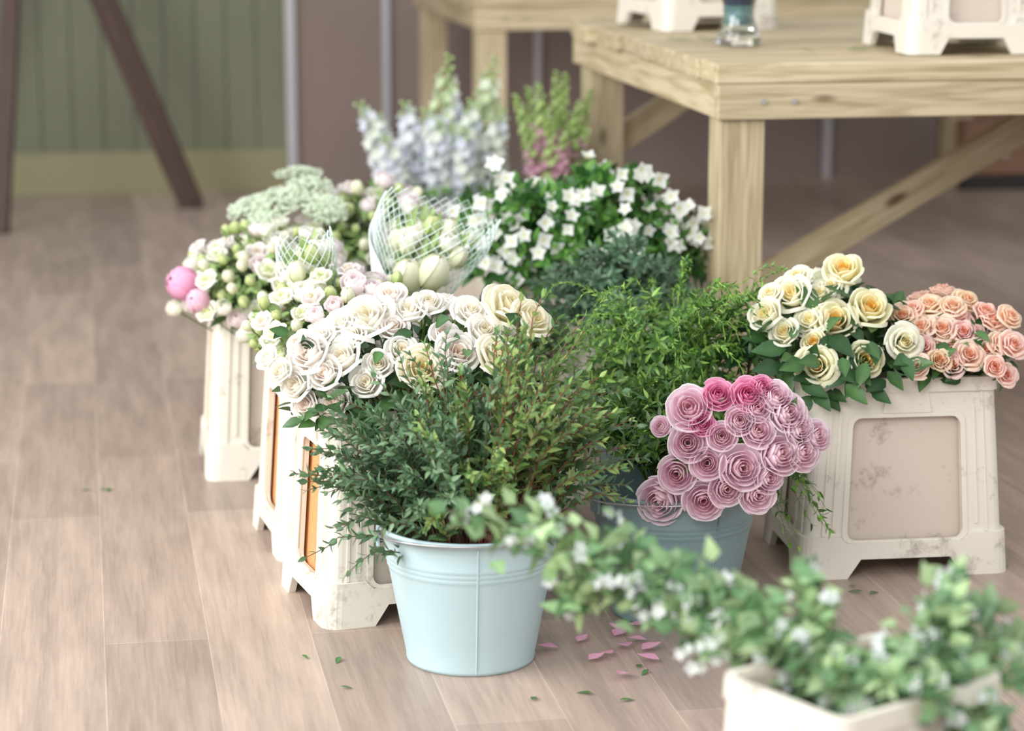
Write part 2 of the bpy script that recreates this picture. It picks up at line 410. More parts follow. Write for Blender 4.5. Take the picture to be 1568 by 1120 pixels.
def petalflower(radii,tops,opens,pets,roll,base,edge,core,ruf=.02,nu=6,nv=7,wide=1.45,sc=1):
    A=Acc(); G=gridf(nu,nv); R=len(radii)
    for i in range(R):
        n=pets[i]; off=U(0,6.28); f=i/(R-1)
        for k in range(n):
            ph0=off+2*pi*k/n+U(-.14,.14); dphi=pi/n*wide; q=U(0,6)
            r=radii[i]*U(.93,1.07); top=tops[i]+U(-.05,.05); op=opens[i]*U(.7,1.3); rl=roll[i]*U(.6,1.4); z0=-.55
            V=[];Cc=[]
            for b in range(nv+1):
                bb=b/nv
                for a in range(nu+1):
                    aa=-1+2*a/nu
                    s=min(1,bb/.8); e=max(0,(bb-.72)/.28)
                    rho=r*(.25+.75*math.sin(pi/2*s)**.8)*(1+op*s*s*.25)+rl*e*e*.55*(1-.6*aa**4)
                    z=z0+(top-z0)*(s**1.15)-rl*e**2.2*.35
                    z-=(.12*aa*aa+.26*aa**4)*bb*(top-z0)
                    rho*=1+.05*aa
                    rho+=ruf*math.sin(aa*4+q)*bb*bb
                    ph=ph0+aa*dphi*(.55+.45*math.sin(bb*pi/2))*(1-.16*bb*bb)
                    V.append((rho*math.cos(ph)*sc,rho*math.sin(ph)*sc,z*sc))
                    col=mixc(base,edge,bb**1.2); col=mixc(core,col,min(1,.15+f*1.4)); Cc.append(np.clip(col,0,.97))
            A.add(np.array(V),G,np.array(Cc),0)
    return A.template()
DOPEN=dict(radii=[.12,.22,.34,.5,.7,.92],tops=[.55,.58,.56,.48,.36,.18],opens=[0,.0,.1,.3,.6,.8],pets=[2,3,3,4,5,5],roll=[0,.02,.08,.18,.28,.34],sc=.86)
DCUP=dict(radii=[.15,.28,.42,.58,.76],tops=[.52,.56,.55,.5,.38],opens=[0,0,.1,.2,.45],pets=[3,3,4,4,5],roll=[0,.03,.08,.16,.26],sc=1.08)
DRAN=dict(radii=[.22,.36,.50,.64,.78,.90],tops=[.66,.66,.62,.54,.42,.22],opens=[-1.6,-1.2,-.9,-.6,-.2,.2],pets=[4,5,5,6,6,6],roll=[0,0,0,.0,.04,.10],wide=1.6,sc=1.0,ruf=.015)
def rose(base,edge,core,n=1,ruf=.025):
    return [petalflower(base=base,edge=edge,core=core,ruf=ruf,**(DOPEN if k%2==0 else DCUP)) for k in range(n)]
def leafT(W=.4,fold=.15,bend=.2,c1=None,c2=None,nu=2,nv=4,pw=.8,mat=1,wav=0):
    v=[];c=[]
    for j in range(nv+1):
        b=j/nv; w=W/2*max(.05,math.sin(pi*b**pw))*1.0
        if j==0: w=W*.05
        if j==nv: w=W*.04
        for i in range(nu+1):
            a=-1+2*i/nu
            v.append((a*w,b,fold*abs(a)*w*2-bend*b*b+wav*math.sin(b*9+a*2)))
            cc=mixc(c1,c2,abs(a)) if c2 is not None else c1
            c.append(cc)
    t=T(); t.v=np.array(v); t.f=gridf(nu,nv); t.c=np.array(c); t.m=np.full(len(t.f),mat); return t
def star(n=5,W=.75,cup=.25,cp=None,cb=None,cc=None):
    A=Acc()
    p=leafT(W,.1,-cup,cp,cp,2,3,.65,0)
    p.c=np.array([mixc(cb,cp,min(1,y*2)) for y in p.v[:,1]])
    for k in range(n):
        a=2*pi*k/n; d=(math.cos(a),math.sin(a),.12)
        A.put(p,frameY(d,(0,0,1)),(0,0,0))
    if cc is not None:
        q=ballflower(1,(3,3),.1,.1,1.7,0,0,cc,cc,None,.3,.3,2,2,.3)
        A.put(q,np.eye(3),(0,0,.02),.22)
    return A.template()
def tube(A,pts,r0,r1,col,sides=4,m=1):
    pts=np.array(pts,float); n=len(pts); v=[]
    for i in range(n):
        d=pts[min(i+1,n-1)]-pts[max(i-1,0)]; Fm=frameZ(d,0); r=r0+(r1-r0)*i/(n-1)
        for k in range(sides):
            a=2*pi*k/sides; v.append(pts[i]+Fm[:,0]*r*math.cos(a)+Fm[:,1]*r*math.sin(a))
    f=[]
    for i in range(n-1):
        for k in range(sides):
            k2=(k+1)%sides; f.append((i*sides+k,i*sides+k2,(i+1)*sides+k2,(i+1)*sides+k))
    A.add(np.array(v),np.array(f),np.tile(col,(len(v),1)),m)
def bez(p0,p1,p2,n):
    p0,p1,p2=map(lambda p:np.array(p,float),(p0,p1,p2)); t=np.linspace(0,1,n)[:,None]
    return p0*(1-t)**2+2*p1*t*(1-t)+p2*t*t
def sprig(A,p0,p1,p2,nl,leaves,size,stemc,sr=.0014,start=.25,spread=1.0,pair=True,tip=.55,tintf=None,zup=.4):
    pts=bez(p0,p1,p2,9); pts[1:-1]+=np.array([[U(-.004,.004) for _ in range(3)] for _ in range(7)])
    tube(A,pts,sr,sr*.5,stemc)
    ph=U(0,6)
    for j in range(nl):
        t=start+(1-start)*(j+1)/nl; x=t*8; i=min(7,int(x)); fr=x-i
        p=pts[i]*(1-fr)+pts[i+1]*fr; d=nrm(pts[i+1]-pts[i]); Fm=frameZ(d,0)
        ph+=pi/2 if pair else 2.4
        for k in range(2 if pair else 1):
            a=ph+pi*k+U(-.3,.3); side=Fm[:,0]*math.cos(a)+Fm[:,1]*math.sin(a); sp=spread*U(.7,1.2)
            if j>=nl-1: sp*=.4
            ld=d*math.cos(sp)+side*math.sin(sp)
            up=d*math.sin(sp)-side*math.cos(sp); up=-up if up[2]<0 and rnd.random()<zup else up
            s_=size*(1-(1-tip)*t**2)*U(.75,1.2)
            tint=tintf(t,p) if tintf else U(.75,1.3)
            A.put(rnd.choice(leaves),frameY(ld,up+np.array([U(-.3,.3) for _ in range(3)])),p,s_,tint)
    return pts
def head(A,t,p,base,s,tint=None,stem=None,up=0,r=.002,toward=None):
    p=np.array(p,float); base=np.array(base,float); d=nrm(p-base)+np.array([U(-.16,.16),U(-.16,.16),U(-.05,.15)+up])
    if toward is not None: d=d+np.array(toward)
    A.put(t,frameZ(d),p,s,tint)
    if stem is not None:
        q=p-nrm(d)*s*.4
        tube(A,bez(q,q-nrm(d)*.05,base,6),r,r,stem)

G_STEM=C(104,132,70)
leafRose=[leafT(.6,.12,.25,C(66,106,58),C(50,86,48)),leafT(.55,.2,.1,C(84,124,66),C(62,100,56))]
def infill(A,c,rad,n,leaves,size,zlo=0,tint=(.6,1.2)):
    for _ in range(n):
        d=nrm([rnd.gauss(0,1),rnd.gauss(0,1),abs(rnd.gauss(0,.8))+zlo]); k=U(.75,1.0)
        p=np.array(c)+d*np.array(rad)*k
        ld=nrm(d*U(.2,1)+np.array([U(-1,1),U(-1,1),U(-.9,.4)]))
        A.put(rnd.choice(leaves),frameY(ld,d+np.array([0,0,.3])),p,size*U(.7,1.3),U(*tint))

# ---- templates
roseW=rose(C(250,246,234),C(252,250,246),C(246,238,214),4)
roseP=rose(C(251,242,234),C(252,249,245),C(247,230,216),4)
roseC=rose(C(249,242,212),C(251,247,230),C(241,229,180),4)
roseY=rose(C(253,243,188),C(254,249,222),C(252,204,84),4)
roseYp=rose(C(252,247,218),C(254,251,237),C(248,232,166),4)
roseO=rose(C(248,204,182),C(252,225,208),C(244,174,138),4,.06)
ranu=[petalflower(base=C(251,214,229),edge=C(254,241,246),core=C(249,216,222),**DRAN) for _ in range(4)]
ranuD=[petalflower(base=C(243,154,198),edge=C(251,200,224),core=C(238,140,184),**DRAN) for _ in range(2)]
lisi=[ballflower(3,(3,5),.35,1.15,2.5,.25,.07,C(249,246,232),C(251,250,244),None,.7,.35,4,4,.3,green=C(200,218,150)) for _ in range(3)]
lisiP=[ballflower(3,(3,5),.35,1.15,2.5,.25,.08,C(249,232,234),C(252,244,245),None,.7,.35,4,4,.3,green=C(204,212,160)) for _ in range(2)]
budG=ballflower(2,(3,3),.05,.25,2.7,0,0,C(184,208,122),C(230,236,184),None,.9,.8,3,4,.5,1.2)
budW=ballflower(2,(3,4),.05,.3,2.7,0,0,C(236,238,200),C(250,248,234),None,.9,.85,4,5,.6,1.3)
peony=ballflower(4,(4,5),.1,.5,2.8,0,.03,C(240,160,200),C(250,200,226),None,.95,.8,4,6,.5,1.0)
starW=[star(5,.85,.2,C(250,250,248),C(236,240,214),C(226,214,120)),star(4,.95,.3,C(250,250,248),C(236,240,214),C(226,214,120))]
starB=[star(5,.95,.3,C(232,236,246),C(220,224,240),C(240,240,230)),star(5,.95,.3,C(244,246,250),C(234,237,245),C(240,240,230)),star(5,.95,.3,C(243,247,240),C(232,240,224),C(230,236,200))]
starG=[star(5,.95,.35,C(240,245,234),C(212,228,188),C(220,232,180)),star(5,.9,.5,C(224,236,204),C(198,218,160),C(200,220,160))]
starT=star(5,.9,.1,C(236,244,228),C(208,226,188),None)

# ---- cream roses
A=Acc(); B0=(-.17,3.97,.26)
RW=[(-.236,.502,.044,'w'),(-.146,.433,.040,'c'),(-.088,.454,.037,'p'),(-.006,.520,.045,'c'),(.030,.500,.036,'c'),(-.025,.452,.038,'c'),(-.199,.534,.027,'p'),(-.167,.513,.028,'w'),
(-.136,.524,.026,'w'),(-.067,.513,.030,'w'),(-.109,.481,.024,'p'),(-.178,.458,.028,'w'),(-.272,.449,.032,'w'),(-.325,.454,.036,'p'),(-.299,.425,.028,'p'),(-.257,.478,.024,'w'),
(-.346,.408,.027,'w'),(-.33,.375,.025,'p'),(-.284,.380,.029,'p'),(-.234,.412,.027,'w'),(-.215,.440,.024,'w'),(-.372,.430,.022,'w'),(-.393,.449,.020,'w'),(-.193,.49,.026,'p'),(-.278,.497,.027,'w'),(-.046,.485,.028,'w'),
(-.31,.48,.024,'w'),(-.345,.47,.022,'p'),(-.11,.44,.024,'w')]
for x,z,r,k in RW:
    y=3.80+max(0,z-.43)*1.0
    t=rnd.choice({'w':roseW,'c':roseC,'p':roseP}[k])
    head(A,t,(x,y,z-.008),B0,r*1.03,U(.99,1.02),G_STEM,toward=(0,-.35,0))
for _ in range(22):
    a=U(0,pi); k=U(.3,1)
    head(A,rnd.choice(roseW+roseP),(-.17+.2*k*math.cos(a),4.0+.12*k*math.sin(a),.51-.10*k*k),B0,U(.024,.032),None,G_STEM)
infill(A,(-.17,3.95,.34),(.21,.17,.14),300,leafRose,.042)
infill(A,(-.30,3.80,.34),(.06,.06,.06),30,leafRose,.035)
for _ in range(24):
    p=(U(-.38,.02),U(3.81,3.86),U(.38,.50)); A.put(rnd.choice(leafRose),frameY((U(-1,1),-.5,U(-.6,.8)),(0,-1,.6)),p,U(.03,.045),U(.7,1.3))
A.build('cream_rose_bouquet')

# ---- lisianthus
def mixmass(c,rad,n,base,pal):
    A=Acc()
    for i in range(n):
        g=i*2.39996; zz=1-(i+.5)/n*1.05; rr=math.sqrt(max(0,1-zz*zz))
        d=np.array([rr*math.cos(g),rr*math.sin(g),zz]); p=np.array(c)+d*np.array(rad)*U(.85,1.14)
        t,s=rnd.choice(pal)
        head(A,rnd.choice(t),p,base,s*U(.8,1.2),U(.98,1.03),G_STEM,r=.0014,toward=(0,-.2,.1))
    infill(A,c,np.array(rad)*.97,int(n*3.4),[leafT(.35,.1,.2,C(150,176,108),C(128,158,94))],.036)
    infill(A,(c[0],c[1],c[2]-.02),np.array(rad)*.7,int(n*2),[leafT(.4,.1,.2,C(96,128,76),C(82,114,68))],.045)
    return A
smallW=[petalflower(base=C(248,246,226),edge=C(251,250,243),core=C(226,236,180),ruf=.08,radii=[.2,.45,.75],tops=[.5,.5,.35],opens=[0,.2,.6],pets=[3,4,5],roll=[.05,.15,.3],nu=4,nv=5) for _ in range(2)]
smallP=[petalflower(base=C(250,234,234),edge=C(252,246,246),core=C(232,226,190),ruf=.08,radii=[.2,.45,.75],tops=[.5,.5,.35],opens=[0,.2,.6],pets=[3,4,5],roll=[.05,.15,.3],nu=4,nv=5) for _ in range(2)]
PL=[(smallW,.022),(smallW,.023),(smallP,.023),(lisiP,.019),([budG],.011),([budG],.010),([budG],.010),([budW],.012),([budW],.011),(lisi,.017)]
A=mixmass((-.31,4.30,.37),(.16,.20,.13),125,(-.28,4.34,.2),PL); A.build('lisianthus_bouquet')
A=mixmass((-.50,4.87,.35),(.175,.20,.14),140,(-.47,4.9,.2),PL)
head(A,peony,(-.658,4.76,.402),(-.5,4.9,.3),.034,None,G_STEM)
head(A,peony,(-.622,4.71,.375),(-.5,4.9,.3),.024,np.array([1,1.25,1.08]),G_STEM)
A.build('lisianthus_bouquet')
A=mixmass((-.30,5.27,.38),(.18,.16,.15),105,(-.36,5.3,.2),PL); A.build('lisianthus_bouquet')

# ---- queen anne's lace
A=Acc(); ub=(-.46,5.3,.25)
for (x,y,z,r) in [(-.50,5.15,.51,.055),(-.44,5.2,.53,.055),(-.57,5.2,.49,.045),(-.40,5.12,.50,.045),(-.47,5.3,.55,.05),(-.53,5.1,.47,.04)]:
    c=np.array([x,y,z]); d=nrm(c-np.array(ub)+np.array([0,-.05,.15])); Fm=frameZ(d)
    tube(A,bez(ub,(ub[0],ub[1],z-.1),c-d*.04,6),.002,.0015,G_STEM)
    for i in range(34):
        a=i*2.4; k=math.sqrt((i+.5)/34); q=c+Fm@np.array([r*k*math.cos(a),r*k*math.sin(a),.014*(1-k*k)])
        tube(A,[c-d*.04,q],.0007,.0006,C(150,176,110),3)
        for j in range(9):
            w=q+Fm@np.array([U(-.009,.009),U(-.009,.009),U(-.002,.005)])
            A.put(starT,frameZ(d+np.array([U(-.4,.4) for _ in range(3)])),w,.0046,U(.9,1.05))
A.build('queen_annes_lace_bouquet')

# ---- netted wrapped bouquets
def netwrap(name,base,top,r0,r1,paper,buds,nu=34,nv=26,peak=.5):
    e=empty(name)
    base=np.array(base,float); top=np.array(top,float); ax=top-base; Ln=np.linalg.norm(ax)
    zc=nrm(ax); xc=nrm(np.array([0,-1.0,0])-zc*np.dot(zc,[0,-1.0,0])); yc=nrm(np.array([1.0,0,0])-zc*zc[0]-xc*xc[0]); Fm=np.stack([xc,yc,zc],1)
    def surf(a,t,k=1):
        r=(r0+(r1-r0)*t)*k*(1+.05*math.sin(3*a+1)*t)
        if t>.8: r*=1-.9*(t-.8)
        hh=1+.05*math.cos(a-peak)*t+.02*math.sin(5*a)*t
        return base+Fm@np.array([r*math.cos(a)*.7,r*math.sin(a),t*Ln*hh])
    V=[];F=[]
    for j in range(nv+1):
        for i in range(nu): V.append(tuple(surf(2*pi*(i+(j%2)*.5)/nu,.12+.88*j/nv)))
    for j in range(0,nv-1):
        for i in range(nu):
            if j%2==0: l,rg=(i-1)%nu,i
            else: l,rg=i,(i+1)%nu
            F.append((j*nu+i,(j+1)*nu+rg,(j+2)*nu+i,(j+1)*nu+l))
    me=bpy.data.meshes.new('netting'); me.from_pydata(V,[],F); me.update()
    o=link('netting',me,[M_NET],e); wm=o.modifiers.new('w','WIREFRAME'); wm.thickness=.0019; wm.use_even_offset=False
    if paper:
        V=[];F=[]; n=24;m_=10
        a0,a1=math.radians(paper[0]),math.radians(paper[1])
        for j in range(m_+1):
            for i in range(n+1):
                u=i/n; a=a0+(a1-a0)*u; tt=(j/m_)*(paper[2]+(paper[3]-paper[2])*u)
                V.append(tuple(surf(a,tt,1.10)))
        for j in range(m_):
            for i in range(n): q=j*(n+1)+i; F.append((q,q+1,q+n+2,q+n+1))
        me=bpy.data.meshes.new('paper_wrap'); me.from_pydata(V,[],F); me.polygons.foreach_set('use_smooth',[True]*len(F)); me.update()
        o=link('paper_wrap',me,[M_PAPER],e); sm=o.modifiers.new('s','SOLIDIFY'); sm.thickness=.0012
    A=Acc()
    for (x,y,z,s,k) in buds:
        head(A,budW if k=='w' else budG,(x,y,z),base,s,None,G_STEM,up=.4)
    for _ in range(90):
        a=U(0,6.28); t=U(.3,.85); cax=base+ax*t; p=cax+(surf(a,t)-cax)*U(.2,.7)
        A.put(leafT(.3,.1,.15,C(170,194,126),C(150,178,108)),frameY(nrm(ax)+np.array([U(-.4,.4) for _ in range(3)]),(0,-1,.3)),p,.045*U(.6,1.2),U(.8,1.2))
    for _ in range(22):
        a=U(0,6.28); t=U(.55,.88); cax=base+ax*t; p=cax+(surf(a,t)-cax)*U(.1,.7)
        head(A,rnd.choice(lisi+[budW]),p,base,U(.012,.02),None,G_STEM,up=.3,r=.001)
    o=A.build('stems_and_buds'); o.parent=e
M_NET=mat_plain('plastic_netting',C4(226,242,236),.4)
M_PAPER=mat_plain('white_paper',C4(243,245,249),.7)
netwrap('wrapped_tulip_bouquet',(-.245,4.62,.29),(-.130,4.53,.585),.02,.135,(-125,15,.82,.36),
  [(-.195,4.45,.470,.029,'w'),(-.145,4.44,.480,.030,'w'),(-.18,4.53,.54,.020,'w'),(-.12,4.53,.545,.018,'w'),(-.20,4.53,.53,.018,'w'),(-.10,4.49,.50,.018,'w'),(-.15,4.52,.555,.018,'g')],peak=1.0)
netwrap('wrapped_tulip_bouquet',(-.35,4.40,.30),(-.375,4.30,.57),.025,.062,None,
  [(-.35,4.24,.475,.025,'w'),(-.385,4.26,.51,.017,'w'),(-.36,4.29,.54,.016,'g'),(-.39,4.29,.48,.017,'w'),(-.34,4.31,.53,.016,'g')],nu=20,nv=24)

# ---- front bucket foliage
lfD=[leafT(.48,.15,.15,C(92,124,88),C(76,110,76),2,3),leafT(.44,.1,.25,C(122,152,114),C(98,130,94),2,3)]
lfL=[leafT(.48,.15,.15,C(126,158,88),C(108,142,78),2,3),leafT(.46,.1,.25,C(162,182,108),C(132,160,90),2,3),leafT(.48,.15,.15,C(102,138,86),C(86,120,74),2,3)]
A=Acc(); cx,cy=-.065,3.633
for i in range(270):
    a=U(0,2*pi); s_=math.sqrt(rnd.random()); r=.255*s_
    tx=cx-.005+r*math.cos(a); ty=cy+r*.85*math.sin(a)
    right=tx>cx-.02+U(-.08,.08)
    zt=(.52 if tx>cx+.03 else .44)-.19*s_**2.2*U(.6,1.3)+U(-.04,.03)
    if i%5==0: zt-=.08
    if i%8==1: zt+=.05; tx+=(tx-cx)*.18
    b0=(cx+.07*math.cos(a)*s_,cy+.07*math.sin(a)*s_,.12)
    mid=(cx+.45*r*math.cos(a)+.03*math.cos(a),cy+(.45*r+.03)*math.sin(a),.28+.5*(zt-.28)+.03)
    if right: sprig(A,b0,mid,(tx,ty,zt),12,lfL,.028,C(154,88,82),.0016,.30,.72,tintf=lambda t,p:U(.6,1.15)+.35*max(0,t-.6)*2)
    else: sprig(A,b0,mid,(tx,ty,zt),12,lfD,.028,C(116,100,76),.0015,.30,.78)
for (tx,ty,tz) in [(-.33,3.60,.305),(-.31,3.57,.30),(-.27,3.62,.34),(-.28,3.7,.40),(.17,3.55,.30),(.19,3.6,.38),(.2,3.6,.33),(.18,3.62,.43)]:
    sprig(A,(cx,cy,.15),(cx+(tx-cx)*.5,cy+(ty-cy)*.5,max(.26,tz)),(tx,ty,tz),15,lfD,.032,C(110,96,60),.0014,.35,1.0)
A.build('myrtle_foliage')

# ---- fine trailing greenery
lfT=[leafT(.36,.1,.25,C(112,154,70),C(92,136,60),2,3),leafT(.32,.1,.4,C(150,188,92),C(118,160,74),2,3),leafT(.4,.1,.3,C(84,124,62),C(68,108,54),2,3)]
A=Acc()
for i in range(150):
    a=U(0,2*pi); s_=math.sqrt(rnd.random()); r=.20*s_
    c=(.27,4.22); tx=c[0]+r*math.cos(a); ty=c[1]+r*1.0*math.sin(a); zt=.43-.16*s_*s_+U(-.07,.06)
    sprig(A,(.28,4.30,.12),(tx*.6+.28*.4,ty*.6+4.3*.4,zt+.04),(tx,ty,zt),10,lfT,.034,C(130,160,72),.0011,.3,.9,tintf=lambda t,p:U(.5,1.35))
for k in range(60):
    a=U(0,2*pi); q_=U(.6,1.1); tx=.29+.22*q_*math.cos(a); ty=4.2+.2*q_*math.sin(a); tz=U(.37,.52)
    sprig(A,(.28,4.28,.30),(tx*.7+.085,ty*.7+1.28,tz+.07),(tx,ty,tz-.02),14,lfT,.015,C(158,188,90),.0011,.4,.7,tintf=lambda t,p:U(.9,1.4))
for (tx,ty,tz) in [(.50,3.92,.20),(.53,3.86,.16),(.47,3.85,.14),(.45,4.0,.22),(.42,4.2,.45),(.46,4.25,.47),(.38,4.2,.46),(.33,4.15,.47),(.52,3.9,.14)]:
    for k in range(3):
        q=(tx+U(-.02,.02),ty+U(-.02,.02),tz+U(-.02,.02))
        sprig(A,(.30,4.15,.28),((.3+tx)/2,(4.15+ty)/2,max(.34,tz+.03)),q,13,lfT,.026,C(110,140,60),.0009,.3,.9)
A.build('jasmine_foliage')
A=Acc()
for i in range(120):
    a=U(0,2*pi); s_=math.sqrt(rnd.random()); tx=.26+.17*s_*math.cos(a); ty=3.92+.14*s_*math.sin(a); zt=.39-.13*s_*s_
    sprig(A,(.268,3.88,.12),(tx*.5+.134,ty*.5+1.94,.35),(tx,ty,zt),9,lfT,.034,C(96,120,54),.0012,.3,1.0,tintf=lambda t,p:U(.4,.95))
RN=[(.281,.382,.038,0),(.325,.404,.027,1),(.372,.404,.030,1),(.416,.400,.029,0),(.236,.350,.018,0),(.278,.329,.032,0),(.309,.299,.028,0),(.330,.342,.026,0),(.358,.366,.026,0),(.262,.278,.034,0),
(.434,.375,.034,0),(.387,.350,.028,0),(.421,.313,.036,0),(.361,.293,.037,0),(.457,.313,.032,0),(.481,.336,.028,0),(.338,.257,.029,0),(.387,.248,.031,0),(.304,.236,.034,0),(.238,.229,.040,0),(.385,.385,.024,0),(.452,.350,.028,0),(.404,.276,.027,0),(.30,.36,.022,1),(.395,.415,.022,1)]
for x,z,r,k in RN:
    y=3.70+2.2*((x-.36)**2+(z-.30)**2)
    head(A,rnd.choice(ranuD if k else ranu),(x,y,z-.004),(.33,3.93,.26),r*1.02,U(.99,1.02),C(120,150,80),toward=(0,-.4,.1),r=.0025)
for _ in range(18):
    p=(U(.25,.48),3.73,U(.25,.40)); A.put(rnd.choice(lfT),frameY((U(-1,1),-.6,U(-.6,1)),(0,-1,.5)),p,U(.02,.03),U(.7,1.2))
A.build('pink_ranunculus_bouquet')

# ---- dark eucalyptus
lfE=[leafT(.5,.1,.15,C(92,124,92),C(76,108,82),2,3),leafT(.45,.15,.2,C(120,150,118),C(94,124,98),2,3)]
A=Acc()
for i in range(150):
    a=U(0,2*pi); s_=math.sqrt(rnd.random()); tx=.20+.21*s_*math.cos(a); ty=4.70+.19*s_*math.sin(a); zt=.46-.13*s_*s_+U(-.05,.05)
    sprig(A,(.23+U(-.05,.05),4.76,.2),(tx*.5+.115,ty*.5+2.38,zt+.02),(tx,ty,zt),11,lfE,.032,C(110,84,66),.0014,.3,.95)
A.build('eucalyptus_foliage')
A=Acc()
for i in range(130):
    a=U(0,2*pi); s_=math.sqrt(rnd.random()); tx=-.0+.15*s_*math.cos(a); ty=4.58+.15*s_*math.sin(a); zt=.40-.10*s_*s_+U(-.04,.03)
    sprig(A,(-.10,4.70,.12),(tx*.6-.04,ty*.5+2.33,zt),(tx,ty,zt),10,lfD+lfL,.030,C(110,100,66),.0013,.3,.95)
A.build('privet_foliage')

# ---- mock orange
lfM=[leafT(.58,.12,.25,C(94,148,68),C(72,122,54)),leafT(.55,.2,.15,C(122,172,84),C(90,142,66)),leafT(.58,.1,.3,C(70,116,58),C(58,102,52))]
A=Acc()
for i in range(190):
    a=U(0,2*pi); s_=math.sqrt(rnd.random()); tx=.15+.30*s_*math.cos(a); ty=5.12+.24*s_*math.sin(a); zt=.565-.19*s_**2.4+U(-.05,.04)
    if abs(tx-.07)<.08: zt=min(zt,.535)
    if tx>.425: tx=.425-U(0,.05)
    pts=sprig(A,(.17+U(-.08,.08),5.18,.25),(tx*.5+.085,ty*.5+2.58,zt+.02),(tx,ty,zt),9,lfM,.062,C(110,130,70),.0016,.3,1.0)
    if rnd.random()<.34:
        for k in range(rnd.randint(1,4)):
            q=pts[-1-rnd.randint(0,2)]+np.array([U(-.03,.03),U(-.045,.01),U(-.01,.03)])
            A.put(rnd.choice(starW),frameZ(nrm(q-np.array([.16,5.2,.3]))+np.array([U(-.5,.5),U(-.7,.1),U(-.2,.5)])),q,U(.015,.021))
for (x,y,z) in [(-.03,5.0,.60),(-.05,4.98,.56),(-.10,4.95,.50),(-.08,4.95,.44),(-.02,4.95,.40),(0,4.95,.46),(.30,4.98,.58),(.36,4.96,.44),(.39,5.0,.48),(.41,5.0,.42),(.15,4.95,.52),(.25,4.95,.50),(.09,4.93,.47),(.33,4.94,.51),(.20,4.92,.45),(.24,5.0,.58)]:
    sprig(A,(.1,5.1,.35),((x+.1)/2,(y+5.1)/2,z),(x,y,z-.01),7,lfM,.045,C(110,130,70),.0012,.4,1.0)
    for k in range(4):
        q=np.array([x+U(-.035,.035),y+U(-.03,.0),z+U(-.035,.035)])
        A.put(rnd.choice(starW),frameZ([U(-.6,.6),-1,U(-.2,.8)]),q,U(.016,.022))
A.build('mock_orange_bouquet')

# ---- delphinium & snapdragon
A=Acc()
def spike(A,b,t,fl,n,s0,s1,budcol,start=.35,br=.022,tintf=None,bs=.008,gb=.72,fl2=None,flo=None,glo=0,taper=.7):
    b=np.array(b);t=np.array(t); mid=(b+t)/2+np.array([(b[0]-t[0])*.25,0,.03]); pts=bez(b,mid,t,17); tube(A,pts,.003,.0012,C(150,180,106))
    for j in range(n):
        f=start+(1-start)*j/n; x=f*16; i=min(15,int(x)); p=pts[i]*(1-x+i)+pts[i+1]*(x-i); d=nrm(pts[i+1]-pts[i]); Fm=frameZ(d,0)
        a=j*2.4; side=Fm[:,0]*math.cos(a)+Fm[:,1]*math.sin(a); g=(f-start)/(1-start); rr=br*(1-taper*g)*U(.7,1.2)
        od=side+d*(.2+.5*g)
        if g<gb:
            fs=fl2 if (fl2 and g>.45+U(-.15,.15)) else fl
            if flo and p[2]<glo+U(-.035,.025): fs=flo
            A.put(rnd.choice(fs),frameZ(od+np.array([U(-.3,.3) for _ in range(3)])),p+side*rr,s0+(s1-s0)*g,tintf(g) if tintf else U(.96,1.05))
        else: A.put(budcol,frameZ(od),p+side*rr,bs*(1.5-g),None)
        if j%2==0: tube(A,[p,p+side*rr],.0008,.0006,C(140,170,100),3)
budL=ballflower(1,(3,3),.1,.2,2.8,0,0,C(180,212,136),C(224,236,196),None,.9,.9,3,3,.8,1.2)
for bx_,tx,ty,tz in [(-.20,-.157,6.15,.755),(-.12,-.04,6.18,.745),(-.28,-.39,6.15,.635),(-.24,-.27,6.1,.64),(-.18,-.22,6.12,.62),(-.12,-.10,6.15,.64),(-.08,-.02,6.1,.62),(-.2,-.18,6.05,.60),(-.27,-.32,6.05,.56),(-.12,-.12,6.05,.58),(-.3,-.35,6.2,.60),(-.05,-.06,6.25,.70),(-.15,-.16,6.3,.68)]:
    big=tz>.68
    spike(A,(bx_,6.22,.25),(tx,ty,tz),starB,50,.027,.017,budL,.22,.036,bs=.009,gb=.84 if big else .88,fl2=starG if big else None)
infill(A,(-.2,6.2,.36),(.2,.15,.08),160,lfM,.05)
A.build('delphinium_bouquet')
A=Acc()
sn=[star(5,1.0,.7,C(186,212,134),C(138,178,94),C(206,220,150)),star(5,1.0,.7,C(208,226,164),C(158,194,112),C(214,224,156))]
snp=[star(5,1.0,.6,C(232,192,206),C(208,148,176),C(214,200,170)),star(5,1.0,.6,C(222,176,198),C(196,140,166),C(214,200,170)),sn[1]]
for tx,ty,tz in [(.005,6.12,.655),(.065,6.04,.69),(.135,6.1,.71),(.205,6.18,.665),(.04,6.28,.66),(.115,6.28,.70),(.17,6.0,.65),(.03,6.0,.60),(.09,5.95,.62),(.13,5.94,.58),(.19,6.0,.58)]:
    spike(A,(.11,6.15,.2),(tx,ty,tz),sn,66,.024,.006,budL,.32,.024,tintf=lambda g:U(.75,1.15),gb=.97,flo=snp,glo=.545,taper=.85)
infill(A,(.12,6.15,.34),(.14,.14,.06),90,lfM,.045)
A.build('snapdragon_bouquet')

